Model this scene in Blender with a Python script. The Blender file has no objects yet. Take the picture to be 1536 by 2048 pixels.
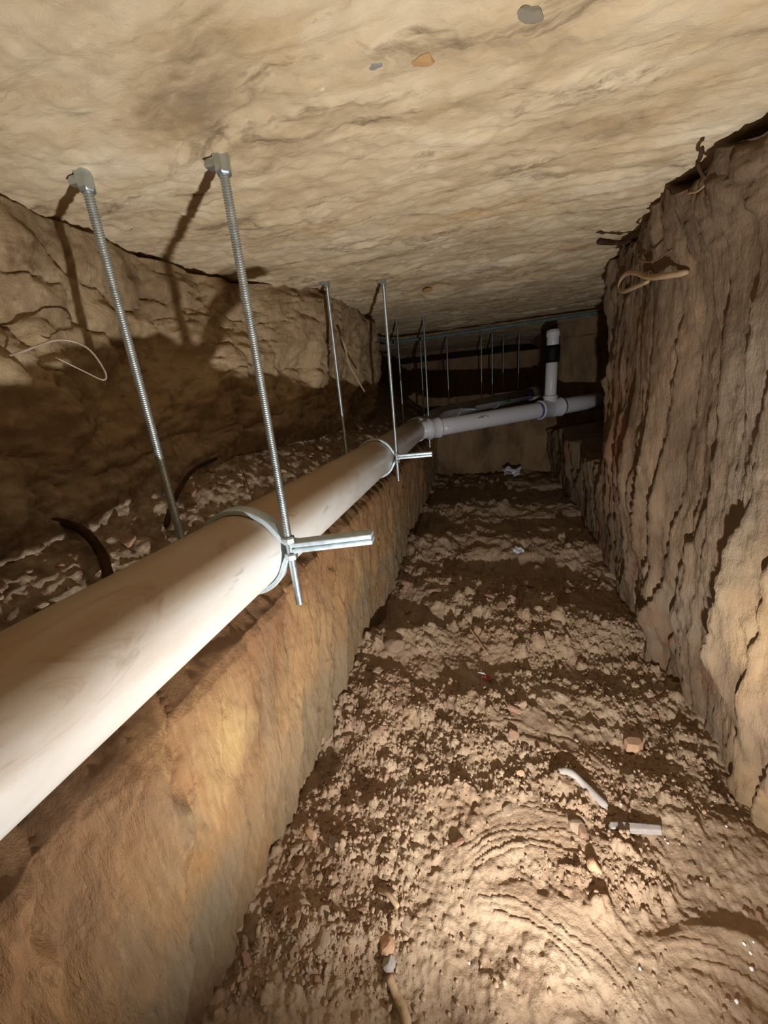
import bpy, math, random
import numpy as np
from mathutils import Vector, Matrix

C = bpy.context.scene.collection
scene = bpy.context.scene
random.seed(7)
RNG = np.random.default_rng(11)

# ------------------------------------------------------------------ camera, light, exposure
F_PX = 745.0
cam_data = bpy.data.cameras.new('camera')
cam_data.sensor_fit = 'VERTICAL'
cam_data.sensor_height = 24.0
cam_data.lens = F_PX / 2048 * 24.0
cam_data.clip_start = 0.01
cam = bpy.data.objects.new('camera', cam_data)
C.objects.link(cam)
cam.matrix_world = Matrix(((0.96900074, 0.01115932, 0.24680566),
                           (0.23117666, 0.31143143, -0.92172003),
                           (-0.08714881, 0.9502031, 0.29919751))).to_4x4()
scene.camera = cam

world = bpy.data.worlds.new('world')
scene.world = world
world.use_nodes = True
bg = world.node_tree.nodes['Background']
bg.inputs[0].default_value = (0.75, 0.85, 1.0, 1)
bg.inputs[1].default_value = 0.012

LAMP = Vector((0.14, 0.14, -0.675))
sd = bpy.data.lights.new('work_light', 'SPOT')
sd.energy = 49.0
sd.color = (1.0, 0.98, 0.95)
sd.spot_size = math.radians(180)
sd.spot_blend = 1.0
sd.shadow_soft_size = 0.010
lamp = bpy.data.objects.new('work_light', sd)
C.objects.link(lamp)
lamp.location = LAMP
lamp.rotation_euler = Vector((-0.13, 0.68, 0.44)).to_track_quat('-Z', 'Y').to_euler()

scene.view_settings.view_transform = 'Standard'
scene.view_settings.look = 'None'
scene.view_settings.gamma = 1.0
scene.view_settings.use_curve_mapping = False
scene.view_settings.exposure = 0.0

# ------------------------------------------------------------------ noise in numpy
def hash2(ix, iy, seed):
    h = (ix.astype(np.int64) * 374761393 + iy.astype(np.int64) * 668265263 + seed * 974711) & 0xffffffff
    h = ((h ^ (h >> 13)) * 1274126177) & 0xffffffff
    h = h ^ (h >> 16)
    return (h & 0xffffff).astype(np.float64) / 0xffffff

def vnoise(x, y, seed=0):
    x = np.asarray(x, float); y = np.asarray(y, float)
    ix = np.floor(x); iy = np.floor(y)
    fx = x - ix; fy = y - iy
    u = fx * fx * fx * (fx * (fx * 6 - 15) + 10); v = fy * fy * fy * (fy * (fy * 6 - 15) + 10)
    a = hash2(ix, iy, seed); b = hash2(ix + 1, iy, seed); c = hash2(ix, iy + 1, seed); d = hash2(ix + 1, iy + 1, seed)
    return ((a * (1 - u) + b * u) * (1 - v) + (c * (1 - u) + d * u) * v) * 2 - 1

def fbm(x, y, seed=0, octaves=4, gain=0.5):
    t = 0; amp = 1.0; f = 1.0
    for o in range(octaves):
        t = t + amp * vnoise(x * f + 17.3 * o, y * f - 9.1 * o, seed + o)
        amp *= gain; f *= 2.03
    return t

def pebbles(x, y, cell, density, seed):
    """height (in units of cell) of rounded lumps scattered one per cell"""
    x = np.asarray(x, float) / cell; y = np.asarray(y, float) / cell
    ix = np.floor(x); iy = np.floor(y)
    out = np.zeros_like(x)
    for dx in (-1, 0, 1):
        for dy in (-1, 0, 1):
            jx = ix + dx; jy = iy + dy
            keep = hash2(jx, jy, seed) < density
            px = jx + 0.15 + 0.7 * hash2(jx, jy, seed + 1); py = jy + 0.15 + 0.7 * hash2(jx, jy, seed + 2)
            r = 0.18 + 0.32 * hash2(jx, jy, seed + 3) ** 1.5
            an = hash2(jx, jy, seed + 4) * 3.14; el = 0.65 + 0.35 * hash2(jx, jy, seed + 5)
            ddx = x - px; ddy = y - py
            qx = (ddx * np.cos(an) + ddy * np.sin(an)); qy = (-ddx * np.sin(an) + ddy * np.cos(an)) / el
            d2 = (qx * qx + qy * qy) / (r * r)
            h = np.where((d2 < 1) & keep, r * np.sqrt(np.clip(1 - d2, 0, 1)) ** 0.8, 0)
            out = np.maximum(out, h)
    return out

def smooth(a, b, x):
    t = np.clip((x - a) / (b - a), 0, 1)
    return t * t * (3 - 2 * t)

# ------------------------------------------------------------------ mesh helpers
def link(name, me, parent=None):
    o = bpy.data.objects.new(name, me)
    C.objects.link(o)
    if parent is not None:
        o.parent = parent
    return o

def mesh_from(name, verts, faces, mat=None, flat=False):
    me = bpy.data.meshes.new(name)
    me.from_pydata([tuple(v) for v in verts], [], faces)
    me.update()
    if not flat:
        me.polygons.foreach_set('use_smooth', [True] * len(me.polygons))
    if mat:
        me.materials.append(mat)
    return me

def grid_mesh(name, P, mat, flip=False):
    nu, nv = P.shape[:2]
    me = bpy.data.meshes.new(name)
    me.vertices.add(nu * nv)
    me.vertices.foreach_set('co', P.reshape(-1).astype(np.float32))
    i = np.arange(nu * nv).reshape(nu, nv)
    a, b, c, d = i[:-1, :-1], i[1:, :-1], i[1:, 1:], i[:-1, 1:]
    q = np.stack([a, d, c, b] if flip else [a, b, c, d], -1).reshape(-1, 4)
    n = len(q)
    me.loops.add(n * 4)
    me.loops.foreach_set('vertex_index', q.reshape(-1).astype(np.int32))
    me.polygons.add(n)
    me.polygons.foreach_set('loop_start', np.arange(0, n * 4, 4, dtype=np.int32))
    me.polygons.foreach_set('loop_total', np.full(n, 4, dtype=np.int32))
    me.update(calc_edges=True)
    me.polygons.foreach_set('use_smooth', np.ones(n, bool))
    me.materials.append(mat)
    return me

def frames(pts):
    pts = [Vector(p) for p in pts]
    n = len(pts)
    tans = []
    for i in range(n):
        t = pts[min(i + 1, n - 1)] - pts[max(i - 1, 0)]
        tans.append(t.normalized())
    ref = Vector((0, 0, 1)) if abs(tans[0].z) < 0.9 else Vector((1, 0, 0))
    u = tans[0].cross(ref).normalized()
    fr = []
    for t in tans:
        u = (u - t * u.dot(t)).normalized()
        fr.append((u, t.cross(u)))
    return pts, fr

def spline(pts, n):
    """Catmull-Rom through pts"""
    P = [Vector(p) for p in pts]
    P = [P[0] * 2 - P[1]] + P + [P[-1] * 2 - P[-2]]
    out = []
    m = len(P) - 3
    for k in range(n + 1):
        s = k / n * m
        i = min(int(s), m - 1); t = s - i
        a, b, c, d = P[i:i + 4]
        out.append(0.5 * ((2 * b) + (c - a) * t + (2 * a - 5 * b + 4 * c - d) * t * t + (3 * b - a - 3 * c + d) * t ** 3))
    return out

class MB:
    """collects shapes of one object"""
    def __init__(self): self.v = []; self.f = []
    def tube(self, pts, rad, seg=10, cap=True, squash=1.0, jitter=0.0):
        pts, fr = frames(pts)
        n = len(pts)
        rr = rad if hasattr(rad, '__len__') else [rad] * n
        b = len(self.v)
        for p, (u, w), r in zip(pts, fr, rr):
            for k in range(seg):
                a = 2 * math.pi * k / seg
                q = r * (1 + jitter * (random.random() - 0.5) * 2)
                self.v.append(p + u * (q * math.cos(a)) + w * (q * squash * math.sin(a)))
        for i in range(n - 1):
            for k in range(seg):
                k2 = (k + 1) % seg
                self.f.append((b + i * seg + k, b + i * seg + k2, b + (i + 1) * seg + k2, b + (i + 1) * seg + k))
        if cap:
            self.f.append(tuple(b + k for k in reversed(range(seg))))
            self.f.append(tuple(b + (n - 1) * seg + k for k in range(seg)))
        return self
    def lathe(self, prof, origin, axis, seg=32, closed=False, tilt=0.0):
        """prof: list of (t along axis, radius)"""
        o = Vector(origin); t = Vector(axis).normalized()
        ref = Vector((0, 0, 1)) if abs(t.z) < 0.9 else Vector((1, 0, 0))
        u = t.cross(ref).normalized(); w = t.cross(u)
        b = len(self.v)
        for s, r in prof:
            for k in range(seg):
                a = 2 * math.pi * k / seg
                self.v.append(o + t * (s + tilt * math.cos(a)) + u * (r * math.cos(a)) + w * (r * math.sin(a)))
        n = len(prof)
        for i in range(n if closed else n - 1):
            i2 = (i + 1) % n
            for k in range(seg):
                k2 = (k + 1) % seg
                self.f.append((b + i * seg + k, b + i2 * seg + k, b + i2 * seg + k2, b + i * seg + k2))
        if not closed:
            if prof[0][1] > 1e-6: self.f.append(tuple(b + k for k in range(seg)))
            if prof[-1][1] > 1e-6: self.f.append(tuple(b + (n - 1) * seg + k for k in reversed(range(seg))))
        return self
    def sweep(self, outline2d, y0, y1, org, ex, ey, ez):
        """prism: closed outline (list of 2-D points in ex/ez) extruded along ey from y0 to y1"""
        o = Vector(org); ex = Vector(ex); ey = Vector(ey); ez = Vector(ez)
        b = len(self.v); n = len(outline2d)
        for y in (y0, y1):
            for (x, z) in outline2d:
                self.v.append(o + ex * x + ey * y + ez * z)
        for k in range(n):
            k2 = (k + 1) % n
            self.f.append((b + k, b + k2, b + n + k2, b + n + k))
        return b, n
    def build(self, name, mat, parent=None, flat=False):
        return link(name, mesh_from(name, self.v, self.f, mat, flat), parent)

def bevel(o, w=0.001, seg=2, angle=40):
    m = o.modifiers.new('edge', 'BEVEL'); m.width = w; m.segments = seg
    m.limit_method = 'ANGLE'; m.angle_limit = math.radians(angle); m.harden_normals = False
    return o

def thing(name, label, cat, loc=(0, 0, 0), group=None):
    o = bpy.data.objects.new(name, None); C.objects.link(o)
    o.location = loc; o.empty_display_size = 0.05
    o['label'] = label; o['category'] = cat
    if group: o['group'] = group
    return o

def tag(o, label, cat, group=None):
    o['label'] = label; o['category'] = cat
    if group: o['group'] = group
    return o

def struct(o):
    o['kind'] = 'structure'; return o

# ------------------------------------------------------------------ materials
def srgb(r, g, b):
    f = lambda c: (c / 255 / 12.92) if c / 255 < 0.04045 else ((c / 255 + 0.055) / 1.055) ** 2.4
    return (f(r), f(g), f(b), 1)

class NT:
    def __init__(self, name):
        self.m = bpy.data.materials.new(name); self.m.use_nodes = True
        self.t = self.m.node_tree; self.bsdf = self.t.nodes['Principled BSDF']
        self.co = self.t.nodes.new('ShaderNodeTexCoord').outputs['Object']
    def n(self, kind): return self.t.nodes.new(kind)
    def l(self, a, b): self.t.links.new(a, b)
    def noise(self, scale, detail=5, rough=0.6, stretch=(1, 1, 1), rot=(0, 0, 0), dist=0.0, off=0.0):
        mp = self.n('ShaderNodeMapping'); mp.inputs['Scale'].default_value = stretch
        mp.inputs['Rotation'].default_value = rot; mp.inputs['Location'].default_value = (off, off * 0.7, off * 1.3)
        self.l(self.co, mp.inputs['Vector'])
        t = self.n('ShaderNodeTexNoise'); t.inputs['Scale'].default_value = scale
        t.inputs['Detail'].default_value = detail; t.inputs['Roughness'].default_value = rough
        t.inputs['Distortion'].default_value = dist
        self.l(mp.outputs[0], t.inputs['Vector'])
        return t.outputs['Fac']
    def ramp(self, fac, stops):
        r = self.n('ShaderNodeValToRGB')
        e = r.color_ramp.elements
        while len(e) < len(stops): e.new(0.5)
        for k, (p, c) in enumerate(stops):
            e[k].position = p; e[k].color = c if len(c) == 4 else (*c, 1)
        self.l(fac, r.inputs[0]); return r.outputs[0]
    def rng(self, fac, a, b, lo=0.0, hi=1.0):
        r = self.n('ShaderNodeMapRange'); r.clamp = True
        for i, v in zip((1, 2, 3, 4), (a, b, lo, hi)): r.inputs[i].default_value = v
        self.l(fac, r.inputs[0]); return r.outputs[0]
    def mix(self, fac, a, b, mode='MIX'):
        x = self.n('ShaderNodeMix'); x.data_type = 'RGBA'; x.blend_type = mode
        for s, v in ((0, fac), (6, a), (7, b)):
            if isinstance(v, (int, float)): x.inputs[s].default_value = v
            elif isinstance(v, tuple): x.inputs[s].default_value = v
            else: self.l(v, x.inputs[s])
        return x.outputs[2]
    def mul(self, a, b):
        x = self.n('ShaderNodeMath'); x.operation = 'MULTIPLY'
        for s, v in ((0, a), (1, b)):
            if isinstance(v, (int, float)): x.inputs[s].default_value = v
            else: self.l(v, x.inputs[s])
        return x.outputs[0]
    def add(self, a, b):
        x = self.n('ShaderNodeMath'); x.operation = 'ADD'
        for s, v in ((0, a), (1, b)):
            if isinstance(v, (int, float)): x.inputs[s].default_value = v
            else: self.l(v, x.inputs[s])
        return x.outputs[0]
    def coord(self, axis):
        s = self.n('ShaderNodeSeparateXYZ'); self.l(self.co, s.inputs[0]); return s.outputs[axis]
    def bump(self, h, strength, dist=0.01):
        b = self.n('ShaderNodeBump'); b.inputs['Strength'].default_value = strength; b.inputs['Distance'].default_value = dist
        self.l(h, b.inputs['Height']); self.l(b.outputs[0], self.bsdf.inputs['Normal'])
    def done(self, color, rough=0.9, metallic=0.0, spec=0.3):
        if isinstance(color, tuple): self.bsdf.inputs['Base Color'].default_value = color
        else: self.l(color, self.bsdf.inputs['Base Color'])
        if isinstance(rough, (int, float)): self.bsdf.inputs['Roughness'].default_value = rough
        else: self.l(rough, self.bsdf.inputs['Roughness'])
        self.bsdf.inputs['Metallic'].default_value = metallic
        self.bsdf.inputs['Specular IOR Level'].default_value = spec
        return self.m

def mat_ceiling():
    t = NT('slab_underside')
    a = t.noise(5, 8, 0.62, (0.8, 1.7, 1), (0, 0, 0.25), 0.6)
    col = t.ramp(a, [(0.28, srgb(158, 137, 108)), (0.42, srgb(203, 180, 145)), (0.55, srgb(219, 199, 166)), (0.72, srgb(232, 216, 188))])
    och = t.rng(t.noise(4.2, 5, 0.6, (1, 1.6, 1), (0, 0, 0.2), 0.4, 3.1), 0.55, 0.72, 0, 0.45)
    col = t.mix(och, col, srgb(196, 156, 98))
    dk = t.rng(t.noise(7, 8, 0.7, (0.65, 2.2, 1), (0, 0, 0.3), 0.9, 7.7), 0.56, 0.66, 0, 0.75)
    col = t.mix(dk, col, srgb(122, 103, 80))
    gy = t.rng(t.noise(16, 6, 0.7, (0.6, 1.8, 1), (0, 0, 0.2), 0.5, 12.0), 0.62, 0.7, 0, 0.5)
    col = t.mix(gy, col, srgb(132, 122, 104))
    wh = t.rng(t.noise(30, 3, 0.6, (0.8, 1.5, 1), (0, 0, 0.5), 0, 21.0), 0.73, 0.78, 0, 0.8)
    col = t.mix(wh, col, srgb(238, 232, 220))
    h = t.add(t.mul(t.noise(55, 8, 0.7, (0.6, 1.5, 1), (0, 0, 0.25), 0.6, 2.0), 0.7), t.mul(a, 0.5))
    t.bump(h, 0.55, 0.012)
    return t.done(col, 0.93, spec=0.15)

def mat_right():
    t = NT('dug_red_clay')
    a = t.noise(9, 8, 0.62, (1, 1, 0.28), (0.08, 0, 0), 0.5)
    col = t.ramp(a, [(0.28, srgb(84, 68, 53)), (0.45, srgb(118, 98, 78)), (0.6, srgb(136, 114, 92)), (0.75, srgb(162, 138, 112))])
    red = t.rng(t.noise(3.1, 5, 0.6, (1, 1, 0.8), (0, 0, 0), 0.7, 5.2), 0.52, 0.68, 0, 0.6)
    low = t.rng(t.coord(2), 0.14, -0.05, 0, 1)
    col = t.mix(t.mul(red, low), col, srgb(138, 86, 62))
    gr = t.rng(t.noise(3.3, 4, 0.6, (1, 1, 0.5), (0, 0, 0), 0.4, 9.4), 0.52, 0.68, 0, 0.7)
    col = t.mix(gr, col, srgb(134, 120, 102))
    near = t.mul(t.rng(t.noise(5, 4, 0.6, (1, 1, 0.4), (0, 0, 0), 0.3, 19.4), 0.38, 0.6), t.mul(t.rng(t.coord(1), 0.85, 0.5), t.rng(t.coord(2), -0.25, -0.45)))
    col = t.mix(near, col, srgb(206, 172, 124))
    h = t.add(t.mul(t.noise(70, 7, 0.7, (1, 1, 0.22), (0.25, 0, 0), 0.4, 1.0), 0.7), t.mul(t.noise(120, 4, 0.7, (1, 1, 1), (0, 0, 0), 0, 4.0), 0.35))
    t.bump(h, 0.7, 0.014)
    return t.done(col, 0.92, spec=0.15)

def mat_left():
    t = NT('cut_ochre_clay')
    a = t.noise(7, 8, 0.62, (1, 1, 0.35), (0.12, 0, 0), 0.5)
    col = t.ramp(a, [(0.3, srgb(124, 94, 66)), (0.45, srgb(152, 119, 84)), (0.58, srgb(170, 134, 94)), (0.75, srgb(184, 152, 112))])
    org = t.rng(t.noise(3.4, 4, 0.55, (1, 1, 0.5), (0.2, 0, 0), 0.6, 4.0), 0.48, 0.66, 0, 0.7)
    col = t.mix(org, col, srgb(178, 126, 70))
    yel = t.rng(t.noise(5, 4, 0.6, (1, 1, 0.3), (0.15, 0, 0), 0.4, 8.8), 0.55, 0.66, 0, 0.65)
    col = t.mix(yel, col, srgb(204, 172, 116))
    gr = t.rng(t.noise(4, 4, 0.6, (1, 1, 0.35), (0.1, 0, 0), 0.5, 15.0), 0.50, 0.64, 0, 0.8)
    col = t.mix(gr, col, srgb(146, 126, 98))
    top = t.rng(t.coord(2), -0.56, -0.40, 0, 0.6)
    col = t.mix(top, col, srgb(142, 100, 68))
    foot = t.mul(t.rng(t.coord(2), -0.63, -0.72), t.rng(t.noise(6, 3, 0.5, off=30.0), 0.35, 0.6, 0.3, 0.9))
    col = t.mix(foot, col, srgb(140, 124, 100))
    h = t.add(t.mul(t.noise(110, 6, 0.75, (1, 1, 0.16), (0.5, 0, 0), 0.3, 1.0), 0.9), t.mul(t.noise(26, 5, 0.6, (1, 1, 0.4), (0.3, 0, 0), 0.3, 6.0), 0.5))
    t.bump(h, 0.75, 0.016)
    return t.done(col, 0.85, spec=0.25)

def mat_left_upper():
    t = NT('crumbling_tan_earth')
    a = t.noise(8, 8, 0.65, (1, 1, 0.9), (0, 0, 0), 0.6)
    col = t.ramp(a, [(0.3, srgb(126, 103, 78)), (0.46, srgb(168, 142, 110)), (0.6, srgb(190, 165, 130)), (0.75, srgb(204, 183, 152))])
    gy = t.rng(t.coord(2), 0.0, -0.15)
    gc = t.ramp(t.noise(30, 7, 0.7, off=2.2), [(0.3, srgb(112, 92, 74)), (0.55, srgb(168, 146, 122)), (0.72, srgb(196, 178, 154))])
    col = t.mix(gy, col, gc)
    dk = t.rng(t.noise(14, 6, 0.7, off=9.0), 0.58, 0.68, 0, 0.6)
    col = t.mix(dk, col, srgb(102, 78, 55))
    h = t.add(t.mul(t.noise(60, 8, 0.72, dist=0.5), 0.8), t.mul(t.noise(18, 6, 0.65, dist=0.8, off=3.0), 0.6))
    t.bump(h, 0.8, 0.015)
    return t.done(col, 0.95, spec=0.1)

def mat_floor():
    t = NT('loose_trench_dirt')
    a = t.noise(10, 8, 0.65, dist=0.3)
    col = t.ramp(a, [(0.3, srgb(138, 115, 93)), (0.45, srgb(168, 144, 119)), (0.6, srgb(184, 161, 135)), (0.75, srgb(196, 174, 148))])
    red = t.rng(t.noise(3, 4, 0.6, off=3.3), 0.5, 0.7, 0, 0.45)
    col = t.mix(red, col, srgb(172, 138, 112))
    sp = t.rng(t.noise(160, 2, 0.5, off=8.0), 0.66, 0.72, 0, 0.5)
    col = t.mix(sp, col, srgb(200, 168, 138))
    h = t.add(t.mul(t.noise(150, 6, 0.7), 0.6), t.mul(t.noise(55, 6, 0.65, off=3.0), 0.6))
    t.bump(h, 0.7, 0.010)
    return t.done(col, 0.96, spec=0.08)

def mat_back():
    t = NT('far_brown_earth')
    a = t.noise(6, 7, 0.62, (1, 1, 0.5))
    col = t.ramp(a, [(0.3, srgb(118, 94, 72)), (0.5, srgb(158, 130, 100)), (0.7, srgb(180, 150, 118))])
    t.bump(t.noise(40, 7, 0.7), 0.6, 0.02)
    return t.done(col, 0.95, spec=0.1)

def mat_clod(name, c0, c1, sc=40):
    t = NT(name)
    col = t.ramp(t.noise(sc, 5, 0.65), [(0.3, c0), (0.7, c1)])
    t.bump(t.noise(sc * 4, 5, 0.7), 0.6, 0.004)
    return t.done(col, 0.95, spec=0.1)

def mat_pvc(name, base, dirt=0.5, scale=1.0, tan=srgb(176, 142, 98)):
    t = NT(name)
    d1 = t.rng(t.noise(5 * scale, 6, 0.65, (1, 0.4, 1), dist=0.8), 0.42, 0.72, 0, 0.75 * dirt)
    d2 = t.rng(t.noise(16 * scale, 6, 0.7, (1, 0.35, 1), dist=1.2, off=4.0), 0.58, 0.72, 0, 0.8 * dirt)
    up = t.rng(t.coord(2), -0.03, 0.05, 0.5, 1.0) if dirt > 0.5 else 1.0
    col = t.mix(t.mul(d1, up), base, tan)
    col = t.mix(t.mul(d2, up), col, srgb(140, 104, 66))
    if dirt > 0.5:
        dust_shade = t.mul(t.rng(t.coord(2), 0.015, 0.06), t.rng(t.noise(3.5, 5, 0.6, (1, 0.5, 1), off=6.0), 0.3, 0.6, 0.45, 0.85))  # settled dust that also paints in the shade of the pipe's upper side
        col = t.mix(dust_shade, col, srgb(168, 134, 92))
    t.bump(t.noise(90, 4, 0.6), 0.04, 0.003)
    return t.done(col, t.rng(t.noise(20, 3, 0.5, off=9.0), 0.3, 0.7, 0.28, 0.42), spec=0.45)

def mat_zinc(name, c, rough=0.32, bumps=0.15, metal=1.0):
    t = NT(name)
    col = t.ramp(t.noise(60, 5, 0.65), [(0.3, tuple(x * 0.78 for x in c[:3]) + (1,)), (0.65, c)])
    t.bump(t.noise(180, 4, 0.6), bumps, 0.001)
    return t.done(col, t.rng(t.noise(90, 3, 0.5, off=3.0), 0.3, 0.7, rough - 0.06, rough + 0.12), metal, 0.5)

def mat_plain(name, c, rough=0.6, spec=0.3, c2=None, sc=30):
    t = NT(name)
    c2 = c2 or tuple(min(1, x * 1.25) for x in c[:3]) + (1,)
    col = t.ramp(t.noise(sc, 5, 0.65), [(0.32, c), (0.68, c2)])
    t.bump(t.noise(sc * 3, 5, 0.7), 0.3, 0.002)
    return t.done(col, rough, spec=spec)

M_CEIL = mat_ceiling(); M_RIGHT = mat_right(); M_LEFT = mat_left(); M_LUP = mat_left_upper(); M_FLOOR = mat_floor(); M_BACK = mat_back()
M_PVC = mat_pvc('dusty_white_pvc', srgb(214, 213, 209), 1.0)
M_PVC2 = mat_pvc('clean_white_pvc', srgb(240, 242, 250), 0.10)
M_PVC3 = mat_pvc('shadow_smeared_grey_pvc', srgb(168, 166, 168), 0.3, 2.0, srgb(84, 66, 60))  # dark smears stand for clamp shadows, mixed into the colour
M_PRIMER = mat_plain('purple_primer', srgb(92, 74, 150), 0.4, 0.4, srgb(138, 124, 190))
M_RUBBER = mat_plain('black_rubber', srgb(16, 16, 17), 0.6, 0.3)
M_ROD = mat_zinc('zinc_plated_rod', (0.66, 0.76, 0.82, 1), 0.33, metal=0.92)
M_NUT = mat_zinc('zinc_plated_nut', (0.56, 0.64, 0.68, 1), 0.36, metal=0.9)
M_CLAMP = mat_zinc('galvanised_strap', (0.68, 0.81, 0.88, 1), 0.46, 0.3, metal=0.6)
M_ROOT = mat_plain('dry_root', srgb(96, 74, 54), 0.9, 0.1, srgb(140, 112, 84))
M_ROOTD = mat_plain('dark_root', srgb(46, 32, 24), 0.9, 0.1, srgb(78, 56, 42))
M_ROOTP = mat_plain('pale_root', srgb(160, 134, 104), 0.9, 0.1, srgb(186, 160, 128))
M_GREY = mat_plain('grey_mortar', srgb(140, 132, 126), 0.9, 0.15, srgb(176, 168, 162))
M_STONE = mat_plain('tan_stone', srgb(168, 132, 104), 0.9, 0.15, srgb(196, 160, 130))
M_FOIL = mat_plain('white_scrap', srgb(196, 198, 214), 0.35, 0.5, srgb(228, 230, 240))
M_RED = mat_plain('red_scrap', srgb(150, 46, 52), 0.4, 0.4, srgb(190, 80, 84))
M_TEAL = mat_plain('teal_hose', srgb(74, 96, 96), 0.5, 0.3, srgb(112, 134, 132))
M_CLEAR = mat_plain('clear_film', srgb(150, 128, 112), 0.2, 0.5, srgb(190, 170, 156))
M_SPECK = mat_plain('white_foam', srgb(240, 240, 240), 0.7, 0.2)

# ------------------------------------------------------------------ the shell of the tunnel
def zc(Y):
    return np.interp(Y, [-1, 0, .55, 1.5, 2.6, 3.6, 6], [.25, .279, .327, .402, .449, .472, .482])

def spaced(a, b, n, k):
    """n values from a to b, packed near a"""
    s = np.linspace(0, 1, n)
    return a + (b - a) * (np.exp(k * s) - 1) / (math.exp(k) - 1)

def ceil_z(X, Y):
    z = zc(Y)
    z = z + 0.010 * fbm(X * 2.2, Y * 3.0, 3, 3)
    flat = smooth(-0.15, 0.5, vnoise(X * 1.8, Y * 2.4, 77))
    wx = X + 0.05 * fbm(X * 5, Y * 5, 5, 2)
    z = z + 0.0040 * fbm(wx * 9 - Y * 3, Y * 18, 21, 5, 0.55) * (1 - 0.6 * flat)
    scal = np.maximum(0, fbm(wx * 6 - Y * 2, Y * 13, 41, 3) - 0.15)
    z = z + 0.006 * scal * (1 - 0.5 * flat)
    q = fbm(wx * 7 - Y * 2.5, Y * 20, 51, 5, 0.6)
    z = z + 0.0016 * np.floor(q * 4) * smooth(0.4, -0.2, flat) + 0.0012 * np.floor(fbm(wx * 14, Y * 45, 55, 4, 0.6) * 2.5)
    z = z + 0.0022 * fbm(X * 45, Y * 60, 61, 3)
    seam = 3.06 - 0.12 * X + 0.05 * vnoise(X * 5, X * 0 + 3, 9)
    z = z + 0.035 * smooth(0, 0.015, Y - seam) * smooth(0.10, 0.03, Y - seam)
    return z

Xs = np.linspace(-1.25, 1.3, 460); Ys = spaced(-0.5, 5.2, 560, 1.9)
GX, GY = np.meshgrid(Xs, Ys, indexing='ij')
ceiling = struct(link('ceiling', grid_mesh('ceiling', np.stack([GX, GY, ceil_z(GX, GY)], -1), M_CEIL, True)))

def right_wall_x(Y, Z):
    xf = np.interp(Y, [-1, .6, 1.05, 1.67, 2.5, 3.3, 4], [.535, .540, .545, .600, .640, .66, .68])
    xc = np.interp(Y, [-1, .5, 1.13, 1.94, 2.5, 4], [.385, .40, .415, .545, .60, .66])
    t = np.clip((Z + 0.86) / 1.24, 0, 1)
    x = xf * (1 - t) + xc * t
    yy = Y + 0.05 * Z
    x = x + 0.020 * fbm(Y * 3.2, Z * 1.6, 101, 3)
    # spade cuts: long upright flakes, each standing proud of the next, closing on the sheltered side
    am = 0.35 + 0.65 * smooth(-0.5, 0.4, vnoise(Y * 2.2, Z * 2.2, 131))
    am = am * (0.55 + 0.45 * smooth(0.22, 0.0, Z))
    for (f, zf, A, sd_) in ((6.0, 0.8, 0.068, 103), (12.0, 1.1, 0.040, 113), (25, 1.8, 0.013, 123)):
        ph = yy * f + 0.7 * fbm(Y * 1.7, Z * zf, sd_, 4, 0.55) + 0.07 * vnoise(Y * 30, Z * 26, sd_ + 4)
        fr = ph - np.floor(ph)
        amp = A * am * (0.15 + 0.85 * smooth(-0.5, 0.5, vnoise(np.floor(ph) * 7.3 + 0.5, Z * 2.6 + 9 * hash2(np.floor(ph), np.floor(ph), sd_ + 7), sd_ + 9)))
        x = x - amp * (fr ** 1.1 * smooth(1.0, 0.88, fr) - 0.3)
    x = x - 0.004 * fbm(Y * 30, Z * 9, 141, 4, 0.6)
    x = x - 0.006 * pebbles(Y, Z * 0.8, 0.022, 0.3, 151) * smooth(0.0, 0.5, vnoise(Y * 6, Z * 6, 153)) - 0.03 * pebbles(Y, Z * 0.5, 0.06, 0.25, 155) * smooth(0.05, 0.4, Z)
    x = x - 0.0018 * fbm(Y * 80, Z * 40, 161, 2)
    # a niche dug away past two metres, where the branch pipe runs in
    e = 0.05 * fbm(Y * 4, Z * 4, 171, 3)
    n = smooth(1.94, 1.98, Y + 0.4 * e + 0.04 * np.sin(Z * 9)) * smooth(-0.42, -0.34, Z + e)
    return x + 0.62 * n

Ys = spaced(-0.45, 4.3, 620, 2.0); Zs = np.linspace(-0.94, 0.46, 350)
GY, GZ = np.meshgrid(Ys, Zs, indexing='ij')
GX = right_wall_x(GY, GZ)
ragged = 0.02 * fbm(GY * 9, GY * 0, 181, 3) + 0.014
GZ2 = np.where(GZ > 0.2, 0.2 + (GZ - 0.2) * (zc(GY) - ragged - 0.2) / 0.26, GZ)
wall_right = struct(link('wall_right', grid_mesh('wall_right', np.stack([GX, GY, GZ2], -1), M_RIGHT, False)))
# crumbling brow of the same wall that closes it against the slab
Us = np.linspace(0, 1, 40)
YB, UB = np.meshgrid(spaced(-0.45, 2.1, 260, 1.6), Us, indexing='ij')
xb = right_wall_x(YB, 0 * YB + 0.44)
zb = (zc(YB) - (0.02 * fbm(YB * 9, YB * 0, 181, 3) + 0.014))
brow = np.stack([xb + 0.5 * UB, YB, zb + (0.03 + 0.02 * fbm(YB * 14, UB * 6, 7, 2)) * UB ** 0.7], -1)
struct(link('wall_right_brow', grid_mesh('wall_right_brow', brow, M_RIGHT, False)))

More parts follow.
